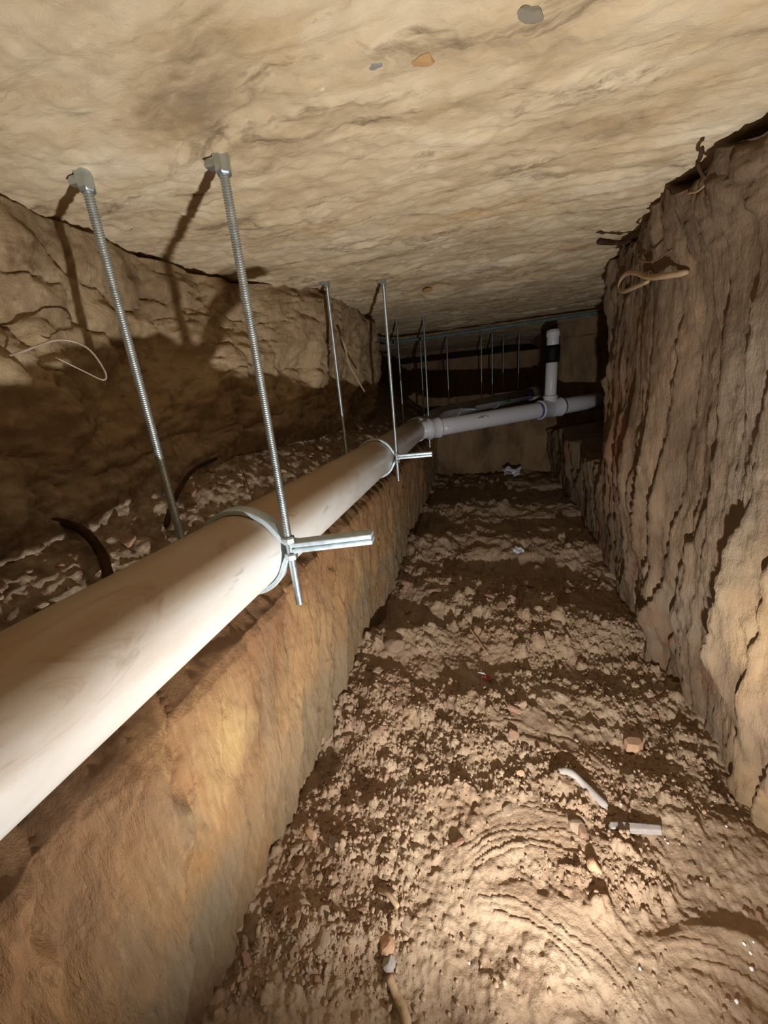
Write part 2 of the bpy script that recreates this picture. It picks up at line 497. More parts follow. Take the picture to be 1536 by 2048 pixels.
def left_wall(Y, s):
    """s 0..1 up the cut face, then over its rounded lip"""
    px = np.interp(s, [0, .50, .76, .80, .93, 1], [-.408, -.404, -.404, -.411, -.47, -.56])
    pz = np.interp(s, [0, .50, .76, .80, .93, 1], [-.92, -.62, -.402, -.386, -.342, -.36])
    d = 0.012 * fbm(Y * 2.6, pz * 2.0, 203, 3)
    for (f, A, sd_) in ((8.0, 0.040, 207), (17, 0.014, 213)):
        ph = (Y - 0.40 * (pz + 0.6)) * f + 0.55 * fbm(Y * 2.0, pz * 2.6, sd_, 4) + 0.05 * vnoise(Y * 40, pz * 30, sd_ + 3)
        fr = ph - np.floor(ph)
        amp = A * (0.2 + 0.8 * hash2(np.floor(ph), np.floor(ph) * 0, sd_ + 9))
        d = d + amp * (fr * smooth(1.0, 0.86, fr) - 0.4)
    d = d + 0.0035 * fbm(Y * 20, pz * 9, 221, 4, 0.6)
    pit = pebbles(Y, pz, 0.035, 0.16, 231) * smooth(0.0, 0.6, vnoise(Y * 9 - pz * 4, pz * 3, 233))
    d = d - 0.030 * pit + 0.006 * pebbles(Y, pz, 0.016, 0.3, 241) * smooth(0.1, 0.5, vnoise(Y * 7, pz * 5, 243))
    d = d + 0.0016 * fbm(Y * 90, pz * 45, 251, 2) + 0.005 * pebbles(Y, pz * 0.6, 0.011, 0.5, 247) * smooth(0.0, 0.6, vnoise(Y * 11 + 5, pz * 4, 249))
    lip = smooth(0.73, 0.83, s)
    x = px + d * (1 - 0.6 * lip)
    z = pz + lip * (0.004 * fbm(Y * 9, s * 9, 261, 3) + 0.25 * d - 0.002)
    return x, z

Ys = spaced(-0.45, 3.7, 620, 2.0); Ss = np.linspace(0, 1, 230)
GY, GS = np.meshgrid(Ys, Ss, indexing='ij')
lx, lz = left_wall(GY, GS)
wall_left = struct(link('wall_left', grid_mesh('wall_left', np.stack([lx, GY, lz], -1), M_LEFT, True)))

def ledge_wall(Y, s):
    """the sloping shelf behind the pipe and the rough earth above it, up to the slab"""
    xt = np.interp(Y, [-1, 0, .49, .79, 1.15, 1.5, 1.9, 2.3, 2.70, 2.80, 6], [-.60, -.62, -.655, -.73, -.71, -.60, -.575, -.61, -.655, -1.05, -1.05])
    xk = np.interp(Y, [-1, .5, 1.0, 1.6, 2.3, 2.7, 2.82, 6], [-.66, -.67, -.73, -.70, -.70, -.72, -1.1, -1.1])
    zk = -0.345 - 0.75 * (xk + 0.46)
    zt = zc(Y) - 0.010 - 0.012 * np.maximum(0, fbm(Y * 5, Y * 0 + 1.5, 301, 3)) - 0.012 * vnoise(Y * 1.7, Y * 0, 303)
    a = np.clip(s / 0.45, 0, 1); b = np.clip((s - 0.45) / 0.50, 0, 1); c = np.clip((s - 0.95) / 0.05, 0, 1)
    x = -0.44 + (xk + 0.44) * a + (xt - xk) * b ** 0.85 - 0.35 * c
    z = -0.364 + (zk + 0.364) * a + (zt - zk) * b + 0.004 * c
    # relief: bulges, clods and crumbs, pushed along the mean normal of the profile
    nx = np.where(s < 0.45, 0.5, 0.97); nz = np.where(s < 0.45, 0.86, 0.25)
    arc = np.where(s < 0.45, s / 0.45 * 0.36, 0.36 + (s - 0.45) / 0.5 * 0.52)
    fade = smooth(0.0, 0.06, s) * (1 - c) * (1 - 0.7 * smooth(0.9, 0.95, s))
    up = smooth(0.42, 0.52, s)
    d = up * 0.05 * fbm(Y * 2.8, arc * 3.2, 311, 3) + 0.016 * fbm(Y * 9, arc * 10, 321, 4)
    fl = fbm(Y * 7 + arc * 3, arc * 12, 327, 3)
    d = d + up * 0.020 * np.maximum(0, np.abs(fl) - 0.2) - up * 0.010 * np.maximum(0, 0.12 - np.abs(fl)) / 0.12
    d = d * (0.45 + 0.55 * up)
    d = d + (1 - 0.6 * up) * (0.022 * pebbles(Y, arc, 0.05, 0.5, 331) + 0.013 * pebbles(Y, arc, 0.022, 0.6, 341) - 0.004)
    d = d + 0.0035 * fbm(Y * 45, arc * 45, 351, 3)
    d = d * fade
    return x + d * nx, z + d * nz

Ys = spaced(-0.45, 5.0, 540, 1.8); Ss = np.linspace(0, 1, 340)
GY, GS = np.meshgrid(Ys, Ss, indexing='ij')
lx, lz = ledge_wall(GY, GS)
wall_lup = struct(link('wall_left_upper', grid_mesh('wall_left_upper', np.stack([lx, GY, lz], -1), M_LUP, True)))

MOUNDS = [  # x, y, radius x, radius y, height
    (0.0344, 0.9176, 0.2982, 0.0803, 0.0206), (-0.2523, 0.3384, 0.1147, 0.0321, 0.0229), (-0.2065, 0.4588, 0.0803, 0.0287, 0.0184),
    (0.4244, 0.4645, 0.0688, 0.0252, 0.0252), (0, 1.4338, 0.3441, 0.1147, 0.0344), (0.2294, 1.2044, 0.2294, 0.0688, 0.0206),
    (-0.2868, 1.1699, 0.1376, 0.0918, 0.0401), (-0.2753, 1.5829, 0.1491, 0.1147, 0.0516), (-0.2868, 2.0072, 0.1721, 0.1376, 0.0574),
    (0.1147, 2.0072, 0.3441, 0.1376, 0.0344), (0.5161, 1.8352, 0.2294, 0.1376, 0.0344), (0.0574, 2.6381, 0.4588, 0.1835, 0.0574),
    (-0.3097, 0.7111, 0.0688, 0.0688, 0.0287), (0.1376, 0.757, 0.1491, 0.0344, 0.0115), (0.39, 0.7111, 0.0918, 0.0344, 0.0115)]

def floor_z(X, Y):
    X = np.asarray(X, float); Y = np.asarray(Y, float)
    far = smooth(0.5, 1.4, Y)
    z = -0.872 + 0.016 * fbm(X * 2.2, Y * 4.6, 401, 3) * (0.7 + 1.5 * far) + 0.05 * smooth(2.5, 3.8, Y)
    for (mx, my, rx, ry, h) in MOUNDS:
        q = ((X - mx) / rx) ** 2 + ((Y - my) / ry) ** 2
        z = z + h * np.exp(-q) * (0.8 + 0.4 * vnoise(X * 22, Y * 22, 405))
    # smooth scraped patches, with layered blade marks across them
    sm = np.zeros_like(X)
    for (cx, cy, rx, ry, an) in ((0.126, 0.427, 0.143, 0.041, -0.40), (0.161, 0.820, 0.172, 0.052, -0.30), (0.378, 0.436, 0.103, 0.034, -0.3), (0.092, 0.573, 0.138, 0.057, 0.2)):
        u = (X - cx) * math.cos(an) + (Y - cy) * math.sin(an); v = -(X - cx) * math.sin(an) + (Y - cy) * math.cos(an)
        v = v + 0.35 * u * u / rx
        m = smooth(1.15, 0.75, np.sqrt((u / rx) ** 2 + (v / ry) ** 2) + 0.15 * vnoise(X * 30, Y * 30, 409))
        ph = v / (0.0125 if cy < 0.7 else 0.019) + 0.6 * vnoise(u * 14, v * 30, 411) + 0.15 * vnoise(u * 90, v * 40, 412)
        fr = ph - np.floor(ph)
        z = z + m * (0.006 * fr * hash2(np.floor(ph), np.floor(ph) * 0, 413) * smooth(1.0, 0.9, fr) + (0.004 if cy != 0.573 else 0))
        sm = np.maximum(sm, m)
    r = 1 - 0.92 * sm
    z = z + r * (0.0075 + 0.004 * far) * fbm(X * 11, Y * 13, 421, 4, 0.55)
    rub = smooth(-0.3, 0.45, vnoise(X * 4.5, Y * 5.5, 431)) * r
    z = z + rub * (0.040 + 0.02 * far) * pebbles(X, Y, 0.06, 0.35 + 0.15 * far, 441)
    z = z + (0.3 * r + 0.7 * rub) * 0.024 * pebbles(X + 0.01 * vnoise(X * 60, Y * 60, 445), Y, 0.026, 0.55, 451)
    z = z + (0.4 * r + 0.6 * rub) * 0.011 * pebbles(X, Y, 0.012, 0.7, 461)
    z = z + (0.35 + 0.65 * r) * 0.0024 * fbm(X * 95, Y * 95, 471, 3, 0.6)
    return z

Xs = np.linspace(-0.46, 0.86, 560); Ys = spaced(-0.35, 4.1, 900, 2.5)
GX, GY = np.meshgrid(Xs, Ys, indexing='ij')
floor = struct(link('floor', grid_mesh('floor', np.stack([GX, GY, floor_z(GX, GY)], -1), M_FLOOR)))

# far end: a cut face, a shelf behind it and the earth at the very back
Ss = np.linspace(0, 1, 220); Xs = np.linspace(-1.3, 1.5, 220)
GX, GS = np.meshgrid(Xs, Ss, indexing='ij')
yb = np.interp(GS, [0, .35, .40, .60, .84, .90, 1], [3.70, 3.72, 3.78, 4.75, 4.78, 5.30, 5.32])
zb = np.interp(GS, [0, .35, .40, .60, .84, .90, 1], [-.95, -.32, -.29, -.26, .335, .345, .60])
fwd = smooth(0.66, 0.72, GX + 0.03 * fbm(GS * 9, GX * 3, 507, 2)) * smooth(0.4, 0.45, GS)
yb = yb - fwd * (yb - 3.85) + 0.04 * fbm(GX * 3, GS * 5, 501, 4) + 0.012 * fbm(GX * 14, GS * 12, 503, 3)
zb = zb + 0.03 * fbm(GX * 4, GS * 4, 505, 3) * smooth(0.36, 0.42, GS) * smooth(0.70, 0.55, GS)
wall_back = struct(link('wall_back', grid_mesh('wall_back', np.stack([GX, yb, zb], -1), M_BACK, True)))

# ------------------------------------------------------------------ hardware
PX, PZ, PR = -0.414, -0.250, 0.0735          # axis and radius of the long pipe
ROD_R = 0.0066

def rod_mesh(name, z0, z1, fine):
    b = MB()
    if fine:
        pitch = 0.0030; n = int((z1 - z0) / pitch)
        prof = []
        for i in range(n):
            z = z0 + i * pitch
            prof += [(z, ROD_R * 0.80), (z + pitch * 0.32, ROD_R), (z + pitch * 0.62, ROD_R)]
        prof.append((z0 + n * pitch, ROD_R * 0.8))
        b.lathe(prof, (0, 0, 0), (0, 0, 1), 12, tilt=pitch * 0.5)
    else:
        pitch = 0.006; n = int((z1 - z0) / pitch)
        prof = []
        for i in range(n):
            z = z0 + i * pitch
            prof += [(z, ROD_R * 0.86), (z + pitch * 0.5, ROD_R)]
        b.lathe(prof, (0, 0, 0), (0, 0, 1), 8)
    return mesh_from(name, b.v, b.f, M_ROD, flat=False)

def hexnut(r, h, bevel_t=0.18):
    b = MB()
    b.lathe([(0, r * 0.86), (h * bevel_t, r), (h * (1 - bevel_t), r), (h, r * 0.86)], (0, 0, 0), (0, 0, 1), 6)
    return b

def hanger_rod(x, y, top, bottom, label, fine, ear_z=None, rot=0.0, group=None):
    top = float(ceil_z(np.array([x]), np.array([y]))[0]) - 0.004
    t = thing('threaded_rod', label, 'threaded rod', (x, y, bottom), group)
    L = top - bottom
    link('shaft', rod_mesh('shaft', 0, L - 0.004, fine), t)
    # the anchor at the slab: a long rounded hexagon nut under a bent tab
    nb = MB(); rr = 0.0112
    nb.lathe([(L - 0.019, rr * 0.72), (L - 0.0175, rr * 0.93), (L - 0.015, rr), (L - 0.004, rr * 1.02), (L + 0.002, rr * 1.05), (L + 0.012, rr * 0.9)], (0, 0, 0), (0, 0, 1), 6)
    a = nb.build('anchor_nut', M_NUT, t, flat=True); bevel(a, 0.0016, 2, 20); a.rotation_euler.z = rot
    if fine:
        f = MB()
        f.sweep([(-0.026, 0.006), (-0.021, 0.0105), (0.005, 0.010), (0.008, 0.0), (0.004, -0.002), (-0.018, 0.0), (-0.0235, 0.001)], -0.0065, 0.0065, (0, 0, L - 0.008), (1, 0, 0), (0, 1, 0), (0, 0, 1))
        n = 7
        f.f += [tuple(reversed(range(n))), tuple(range(n, 2 * n))]
        w = f.build('anchor_flange', M_NUT, a, flat=True); bevel(w, 0.001, 2); w.rotation_euler.z = -rot - 0.15
    if ear_z is not None:
        ez = ear_z - bottom
        for (zz, h, ro) in ((ez + 0.0092, 0.0125, 0.35), (ez - 0.0092 - 0.0125, 0.0125, 0.1)):
            u = hexnut(0.0118, h).build('hex_nut', M_NUT, t, flat=True); bevel(u, 0.0009, 2, 20)
            u.location.z = zz; u.rotation_euler.z = ro
    return t

def clamp_outline(r, ear, th, s):
    """half of a two-piece pipe clamp: ear, flare, arc over the pipe, flare, ear (s=+1 upper, -1 lower)"""
    gap = 0.0006
    inner = []
    a0 = math.radians(38)
    xa, za = r * math.cos(a0), r * math.sin(a0)
    xe = r + 0.030
    inner.append((ear, gap))
    inner.append((xe, gap))
    # smooth flare between the flat ear and the arc
    for k in range(1, 8):
        t = k / 8
        p0 = Vector((xe, gap)); p3 = Vector((xa, za))
        p1 = Vector((r + 0.004, gap)); tan = Vector((math.sin(a0), -math.cos(a0)))
        p2 = p3 + tan * 0.018
        p = p0 * (1 - t) ** 3 + p1 * 3 * t * (1 - t) ** 2 + p2 * 3 * t * t * (1 - t) + p3 * t ** 3
        inner.append((p.x, p.y))
    na = 28
    for k in range(na + 1):
        a = a0 + (math.pi - 2 * a0) * k / na
        inner.append((r * math.cos(a), r * math.sin(a)))
    inner += [(-x, z) for (x, z) in reversed(inner[:9])]
    # offset outwards
    outer = []
    n = len(inner)
    for i in range(n):
        p = Vector(inner[max(i - 1, 0)]); q = Vector(inner[min(i + 1, n - 1)])
        d = (q - p).normalized(); nrm = Vector((d.y, -d.x))
        outer.append((inner[i][0] + nrm.x * th, inner[i][1] + nrm.y * th))
    return [(x, z * s) for x, z in inner], [(x, z * s) for x, z in outer]

def riser_clamp(x, y, z, r, ear, label, yaw=0.0, roll=0.0, th=0.0088, w=0.027, ear_left=None):
    t = thing('riser_clamp', label, 'pipe clamp', (x, y, z), 'riser clamps on the pipes')
    t.rotation_euler = (0, roll, yaw)
    for s, nm in ((1, 'upper_strap'), (-1, 'lower_strap')):
        inn, out = clamp_outline(r, ear, th, s)
        if ear_left:
            inn[-1] = (-ear_left, inn[-1][1]); out[-1] = (-ear_left, out[-1][1])
        b = MB(); n = len(inn)
        for yy in (-w / 2, w / 2):
            b.v += [Vector((px, yy, pz)) for px, pz in inn] + [Vector((px, yy, pz)) for px, pz in out]
        o2 = 2 * n
        for i in range(n - 1):
            b.f.append((i, i + 1, n + i + 1, n + i))
            b.f.append((o2 + i, o2 + n + i, o2 + n + i + 1, o2 + i + 1))
            b.f.append((i, o2 + i, o2 + i + 1, i + 1))
            b.f.append((n + i, n + i + 1, o2 + n + i + 1, o2 + n + i))
        b.f.append((0, n, o2 + n, o2)); b.f.append((n - 1, o2 + n - 1, o2 + 2 * n - 1, 2 * n - 1))
        if s < 0: b.f = [tuple(reversed(f)) for f in b.f]
        o = b.build(nm, M_CLAMP, t, flat=False)
        bevel(o, 0.0014, 2, 50)
    return t

def pipe_profile(L, r, wall=0.006):
    return [(0, r - wall), (0, r - 0.001), (0.001, r), (L - 0.001, r), (L, r - 0.001), (L, r - wall)]

def pipe(b, p0, p1, r, wall=0.006, seg=48):
    p0 = Vector(p0); p1 = Vector(p1)
    L = (p1 - p0).length
    n = max(2, int(L / 0.25))
    prof = [(0, r - wall), (0, r - 0.001), (0.001, r)] + [(L * k / n, r) for k in range(1, n)] + [(L - 0.001, r), (L, r - 0.001), (L, r - wall)]
    b.lathe(prof, p0, p1 - p0, seg, closed=True)

# the long pipe along the ledge
main = thing('drain_pipe', 'long dusty white drain pipe hung along the ledge on threaded rods', 'pipe', (PX, 0.55, PZ))
def sub(b, root): b.v = [v - Vector(root.location) for v in b.v]; return b
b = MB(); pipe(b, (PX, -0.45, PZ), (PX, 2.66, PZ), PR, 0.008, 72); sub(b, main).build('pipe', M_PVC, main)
b = MB(); b.lathe([(0, PR - 0.02), (0, PR + 0.008), (0.07, PR + 0.008), (0.09, 0.062), (0.11, 0.058), (0.11, 0.04)], (PX, 2.63, PZ), (0, 1, 0), 40, closed=True); sub(b, main).build('reducer', M_PVC2, main)

YC = (0.545, 1.49, 2.595)
EARZ = PZ + 0.001
riser_clamp(PX, YC[0], PZ, PR + 0.001, 0.240, 'largest galvanised pipe clamp with long flat ears, nearest on the dusty pipe', yaw=0.10, roll=-0.09)
riser_clamp(PX, YC[1], PZ, PR + 0.001, 0.235, 'second galvanised pipe clamp along the dusty pipe, both ears showing', yaw=0.05, roll=-0.03)
riser_clamp(PX, YC[2], PZ, PR + 0.001, 0.225, 'last galvanised clamp on the dusty pipe, where the white branch begins', yaw=0.0)
OFF = 0.092
hanger_rod(PX + OFF, 0.545, 0.327, -0.352, 'long zinc threaded rod in front of the pipe at the nearest clamp', True, EARZ + 0.008, 0.3)
hanger_rod(PX - OFF, 0.505, 0.324, -0.30, 'zinc threaded rod nearest the left earth wall, passing behind the pipe', True, EARZ - 0.008, 0.7)
hanger_rod(PX + OFF, 1.483, 0.402, -0.345, 'rust-spotted threaded rod in front of the pipe at the second clamp', True, EARZ, 0.1)
hanger_rod(PX - OFF, 1.40, 0.397, -0.32, 'threaded rod close to the corner of the left wall, behind the second clamp', True, EARZ, 0.5)
hanger_rod(PX + OFF * 0.9, 2.655, 0.449, -0.385, 'tall thin rod whose lower end hangs below the white branch pipe', False, EARZ, 0.1)
hanger_rod(PX - OFF * 0.9, 2.595, 0.448, -0.30, 'thin dark rod just past the left wall corner, behind the last clamp', False, EARZ, 0.1)

# branch pipe crossing the far trench, with its tee and upright
BR = 0.058
B0 = Vector((-0.375, 2.545, -0.252)); B1 = Vector((0.925, 3.40, -0.190)); BD = (B1 - B0).normalized()
def on_b(t): return B0 + BD * t
BL = (B1 - B0).length
br = thing('branch_pipe', 'clean white branch pipe crossing the far trench with a tee and an upright', 'pipe', tuple(B0))
b = MB(); pipe(b, on_b(0.0), B1, BR, 0.007, 48); sub(b, br).build('pipe', M_PVC2, br)
def coupling(t, L, r, root, name='coupling', rim=0.004):
    b = MB()
    b.lathe([(0, BR - 0.002), (0, r + rim), (0.012, r + rim), (0.016, r), (L / 2 - 0.004, r), (L / 2, r - 0.001), (L / 2 + 0.004, r), (L - 0.016, r), (L - 0.012, r + rim), (L, r + rim), (L, BR - 0.002)], on_b(t), BD, 48, closed=True)
    sub(b, root).build(name, M_PVC2, root)
def band(p, d, r, w, mat, root, name):
    b = MB(); b.lathe([(0, r - 0.003), (0, r), (w, r), (w, r - 0.003)], p, d, 40, closed=True)
    return sub(b, root).build(name, mat, root)
coupling(0.055, 0.085, BR + 0.008, br)
TT = 0.985
coupling(TT, 0.20, BR + 0.008, br, 'tee')
band(on_b(TT - 0.020), BD, BR + 0.0012, 0.020, M_PRIMER, br, 'primer_ring')
band(on_b(TT + 0.20), BD, BR + 0.0012, 0.018, M_PRIMER, br, 'primer_ring')
tc = on_b(TT + 0.10)
RR = 0.041
b = MB(); b.lathe([(0.03, RR), (0.03, RR + 0.006), (0.075, RR + 0.006), (0.08, RR + 0.011), (0.095, RR + 0.011), (0.095, RR)], tc, (0, 0, 1), 32, closed=True); sub(b, br).build('tee_collar', M_PVC2, br)
b = MB(); pipe(b, tc + Vector((0, 0, 0.05)), tc + Vector((0, 0, 0.36)), RR, 0.005, 32); up = sub(b, br).build('riser', M_PVC2, br)
b = MB(); b.lathe([(0, RR), (0, RR + 0.008), (0.03, RR + 0.010), (0.09, RR + 0.010), (0.115, RR + 0.008), (0.115, RR)], tc + Vector((0, 0, 0.325)), (0, 0, 1), 32, closed=True); rc = sub(b, br).build('rubber_coupling', M_RUBBER, br)
b = MB(); pipe(b, tc + Vector((0, 0, 0.42)), tc + Vector((0, 0, 0.545)), RR, 0.005, 32); sub(b, br).build('riser_top', M_PVC2, br)
b = MB(); b.lathe([(0, RR), (0, RR + 0.005), (0.04, RR + 0.005), (0.04, RR)], tc + Vector((0, 0, 0.50)), (0, 0, 1), 32, closed=True); sub(b, br).build('cap_ring', M_PVC2, br)
# faint brown print along the pipe: a small curved patch of dashes, too small to read
for k in range(5):
    b = MB()
    s0 = 0.42 + 0.018 * k
    side = BD.cross(Vector((0, 0, 1))).normalized(); upv = side.cross(BD)
    for a0, a1 in ((0.30, 0.42), (0.46, 0.56)):
        if (k * 3 + int(a0 * 10)) % 4 == 0: continue
        q = []
        for s in (s0, s0 + 0.012 + 0.003 * (k % 2)):
            for a in (a0, a1):
                q.append(on_b(s) + (side * math.cos(a + 0.1) + upv * math.sin(a + 0.1)) * (BR + 0.0006))
        i = len(b.v); b.v += q; b.f.append((i, i + 1, i + 3, i + 2))
    if b.v: sub(b, br).build('printed_mark', M_ROOT, br)

# rear pipe beyond the branch
R0 = Vector((-0.385, 2.75, -0.235)); RE = Vector((-0.365, 3.46, -0.205)); R1 = Vector((0.60, 4.20, -0.112))
rear = thing('rear_pipe', 'grey pipe with painted shadow smears behind the white branch, with purple-stained coupling', 'pipe', tuple(RE))
d1 = (R1 - RE).normalized()
path = [R0, RE - Vector((0, 0.16, 0.004))] + [RE - Vector((0, 0.16, 0.004)) * (1 - t) ** 2 + d1 * 0.16 * t * t for t in (0.2, 0.35, 0.5, 0.65, 0.8)] + [RE + d1 * 0.16, RE + d1 * 0.6, R1]
b = MB(); b.tube(path, 0.054, 32); sub(b, rear).build('pipe', M_PVC3, rear)
def rear_band(t, L, r, mat, name):
    b = MB(); b.lathe([(0, r - 0.01), (0, r), (L, r), (L, r - 0.01)], RE + d1 * t, d1, 32, closed=True); sub(b, rear).build(name, mat, rear)
rear_band(1.10, 0.085, 0.063, M_PVC2, 'coupling')
rear_band(1.05, 0.05, 0.0555, M_PRIMER, 'primer_ring')
rear_band(1.185, 0.03, 0.0575, M_PRIMER, 'primer_ring')
yaw = math.atan2(d1.y, d1.x) - math.pi / 2
pc = RE + d1 * 0.20
riser_clamp(pc.x, pc.y, pc.z, 0.055, 0.20, 'clamp on the bend of the grey rear pipe, ears over the branch', yaw=-0.25, th=0.008, w=0.03)
pc2 = RE + d1 * 0.66
riser_clamp(pc2.x, pc2.y, pc2.z, 0.055, 0.15, 'small farthest clamp halfway along the grey rear pipe', yaw=yaw * 0.5, th=0.008, w=0.03)
hanger_rod(-0.480, 3.54, 0.468, -0.22, 'short faint rod left of the tall rod, holding the bend of the rear pipe', False, None)
hanger_rod(-0.256, 3.607, 0.47, -0.24, 'rod that drops to the clamp ears on the rear pipe bend', False, pc.z)
hanger_rod(0.040, 3.94, 0.47, -0.19, 'left one of two close rods at the middle of the rear pipe', False, None)
hanger_rod(0.135, 3.82, 0.47, -0.20, 'right one of two close rods at the middle of the rear pipe', False, None)
hanger_rod(0.42, 4.40, 0.474, -0.05, 'faint rod at the very back, the one nearer the upright pipe', False, None)
hanger_rod(0.27, 4.48, 0.474, -0.05, 'faint rod at the very back, the one farther from the upright pipe', False, None)

# teal hose under the slab at the seam
b = MB(); b.tube(spline([(-0.76, 3.0, 0.455), (-0.735, 3.02, 0.415), (-0.66, 3.20, 0.398), (-0.34, 3.28, 0.405), (0.1, 3.28, 0.412), (0.40, 3.25, 0.418), (0.80, 3.25, 0.425), (1.05, 3.3, 0.43)], 50), 0.013, 12)
tag(b.build('hose', M_TEAL), 'teal hose strung across under the slab at the far seam', 'hose')

# ------------------------------------------------------------------ roots and scraps
def tube_thing(name, pts, r0, r1, mat, label, cat, seg=10, n=30, group=None, jitter=0.08, squash=1.0):
    P = spline(pts, n)
    rad = [r0 + (r1 - r0) * k / n for k in range(n + 1)]
    rad[0] *= 0.6; rad[-1] *= 0.6
    b = MB(); b.tube(P, rad, seg, squash=squash, jitter=jitter)
    o = b.build(name, mat)
    tag(o, label, cat, group)
    return o

def ledge_pt(px_x, y, lift=0.0):
    z = -0.345 - 0.75 * (px_x + 0.46)
    return (px_x, y, z + lift)

tube_thing('root', [ledge_pt(-0.74, 0.33, 0.03), ledge_pt(-0.70, 0.40, 0.035), ledge_pt(-0.66, 0.45, 0.03), ledge_pt(-0.61, 0.44, 0.03), ledge_pt(-0.57, 0.41, 0.02), ledge_pt(-0.545, 0.38, 0.0)], 0.006, 0.0085, M_ROOTD, 'thick dark root arching over the rubble beside the near pipe', 'root')
tube_thing('root', [ledge_pt(-0.60, 0.57, 0.03), ledge_pt(-0.645, 0.66, 0.035), ledge_pt(-0.69, 0.78, 0.035), ledge_pt(-0.71, 0.90, 0.03)], 0.006, 0.004, M_ROOTD, 'straight dark root leaning across the lit ledge rubble', 'root')
tube_thing('root', [ledge_pt(-0.71, 0.90, 0.04), ledge_pt(-0.66, 0.92, 0.045), ledge_pt(-0.60, 0.86, 0.035), ledge_pt(-0.55, 0.80, 0.02)], 0.0018, 0.0012, M_ROOT, 'thin wiry rootlet bent over the ledge rubble above the pipe', 'root', 6)
tube_thing('root', [(-0.55, 1.62, 0.25), (-0.53, 1.60, 0.20), (-0.54, 1.66, 0.14), (-0.52, 1.72, 0.06), (-0.505, 1.74, 0.02)], 0.006, 0.003, M_ROOTP, 'pale root dangling from the left wall between two rods', 'root', 8)
tube_thing('plastic_strand', [(-0.66, 0.40, 0.085), (-0.645, 0.45, 0.105), (-0.63, 0.50, 0.125), (-0.615, 0.53, 0.115), (-0.61, 0.545, 0.08), (-0.612, 0.54, 0.065), (-0.625, 0.52, 0.08), (-0.635, 0.49, 0.10)], 0.0022, 0.0010, M_CLEAR, 'thin translucent strand looping from the left earth wall', 'strand', 6, 40)
# right side, by the slab
def rw(y, z, out=0.0):
    return (float(right_wall_x(np.array([y]), np.array([z]))[0]) - out, y, z)
tube_thing('root', [rw(1.03, 0.190, 0.010), (0.412, 1.09, 0.200), (0.412, 1.18, 0.219), (0.415, 1.27, 0.250), (0.422, 1.37, 0.272), (0.428, 1.435, 0.268), (0.428, 1.44, 0.245), (0.420, 1.37, 0.226), (0.412, 1.27, 0.216), (0.410, 1.17, 0.208)], 0.0068, 0.0055, M_ROOTP, 'pale looped root sticking out of the right wall', 'root', 8, 44)
tube_thing('root', [(0.47, 1.44, 0.373), (0.42, 1.42, 0.365), (0.38, 1.39, 0.362), (0.335, 1.35, 0.360)], 0.004, 0.009, M_ROOTD, 'blunt dark root poking out under the slab at right', 'root', 8)
tube_thing('root', [(0.345, 0.83, 0.325), (0.352, 0.85, 0.318), (0.36, 0.875, 0.322), (0.375, 0.89, 0.310), (0.395, 0.915, 0.315), (0.415, 0.93, 0.298), (0.43, 0.94, 0.285)], 0.0035, 0.002, M_ROOTD, 'kinked dark twig root hanging from the slab at upper right', 'root', 7, 30)
tube_thing('root', [rw(1.28, 0.30, 0.008), rw(1.24, 0.278, 0.02), rw(1.18, 0.256, 0.024), rw(1.12, 0.240, 0.022), rw(1.06, 0.245, 0.008)], 0.004, 0.0015, M_ROOT, 'thin curved root above the pale looped one on the right wall', 'root', 7)
tube_thing('root', [(0.412, 1.02, 0.325), (0.395, 0.98, 0.315), (0.39, 0.93, 0.300), (0.392, 0.88, 0.303)], 0.0022, 0.0012, M_ROOTP, 'pale rootlet stretched below the kinked twig root', 'root', 6)

def rock_mesh(name, seed, mat, sub=2, rough=0.28, ang=0.0):
    import bmesh
    bm = bmesh.new(); bmesh.ops.create_icosphere(bm, subdivisions=sub, radius=1)
    r = random.Random(seed)
    planes = []
    for k in range(9):
        d = Vector((r.gauss(0, 1), r.gauss(0, 1), r.gauss(0, 1))).normalized()
        planes.append((d, 0.5 + 0.35 * r.random()))
    for v in bm.verts:
        for d, h in planes:
            e = v.co.dot(d) - h
            if e > 0: v.co -= d * e * (0.95 if ang else 0.8)
        v.co *= 1 + rough * 0.4 * (r.random() - 0.5)
    me = bpy.data.meshes.new(name); bm.to_mesh(me); bm.free()
    me.materials.append(mat)
    if not ang: me.polygons.foreach_set('use_smooth', [True] * len(me.polygons))
    return me

M_CL = [mat_clod('brown_clod', srgb(140, 114, 92), srgb(188, 160, 134)), mat_clod('red_clod', srgb(150, 114, 92), srgb(196, 160, 134)), mat_clod('pale_clod', srgb(164, 140, 116), srgb(206, 182, 156))]
ROCKS = [rock_mesh('clod', 900 + k, M_CL[k % 3], 2, 0.22, 1) for k in range(9)]

def place(o, x, y, z, s, sink=0.35, flat=0.7):
    o.scale = (s * (0.8 + 0.5 * random.random()), s * (0.8 + 0.5 * random.random()), s * flat)
    o.rotation_euler = (random.uniform(-0.3, 0.3), random.uniform(-0.3, 0.3), random.uniform(0, 6.28))
    o.location = (x, y, z + s * flat * (1 - 2 * sink) * 0.5)

def blocked(x, y):
    return (abs(x - 0.292) < 0.065 and abs(y - 0.60) < 0.035) or (abs(x - 0.361) < 0.03 and abs(y - 0.81) < 0.03) or (abs(x - 0.21) < 0.06 and abs(y - 0.67) < 0.06) or ((x - 0.126) / 0.14) ** 2 + ((y - 0.425) / 0.06) ** 2 < 1

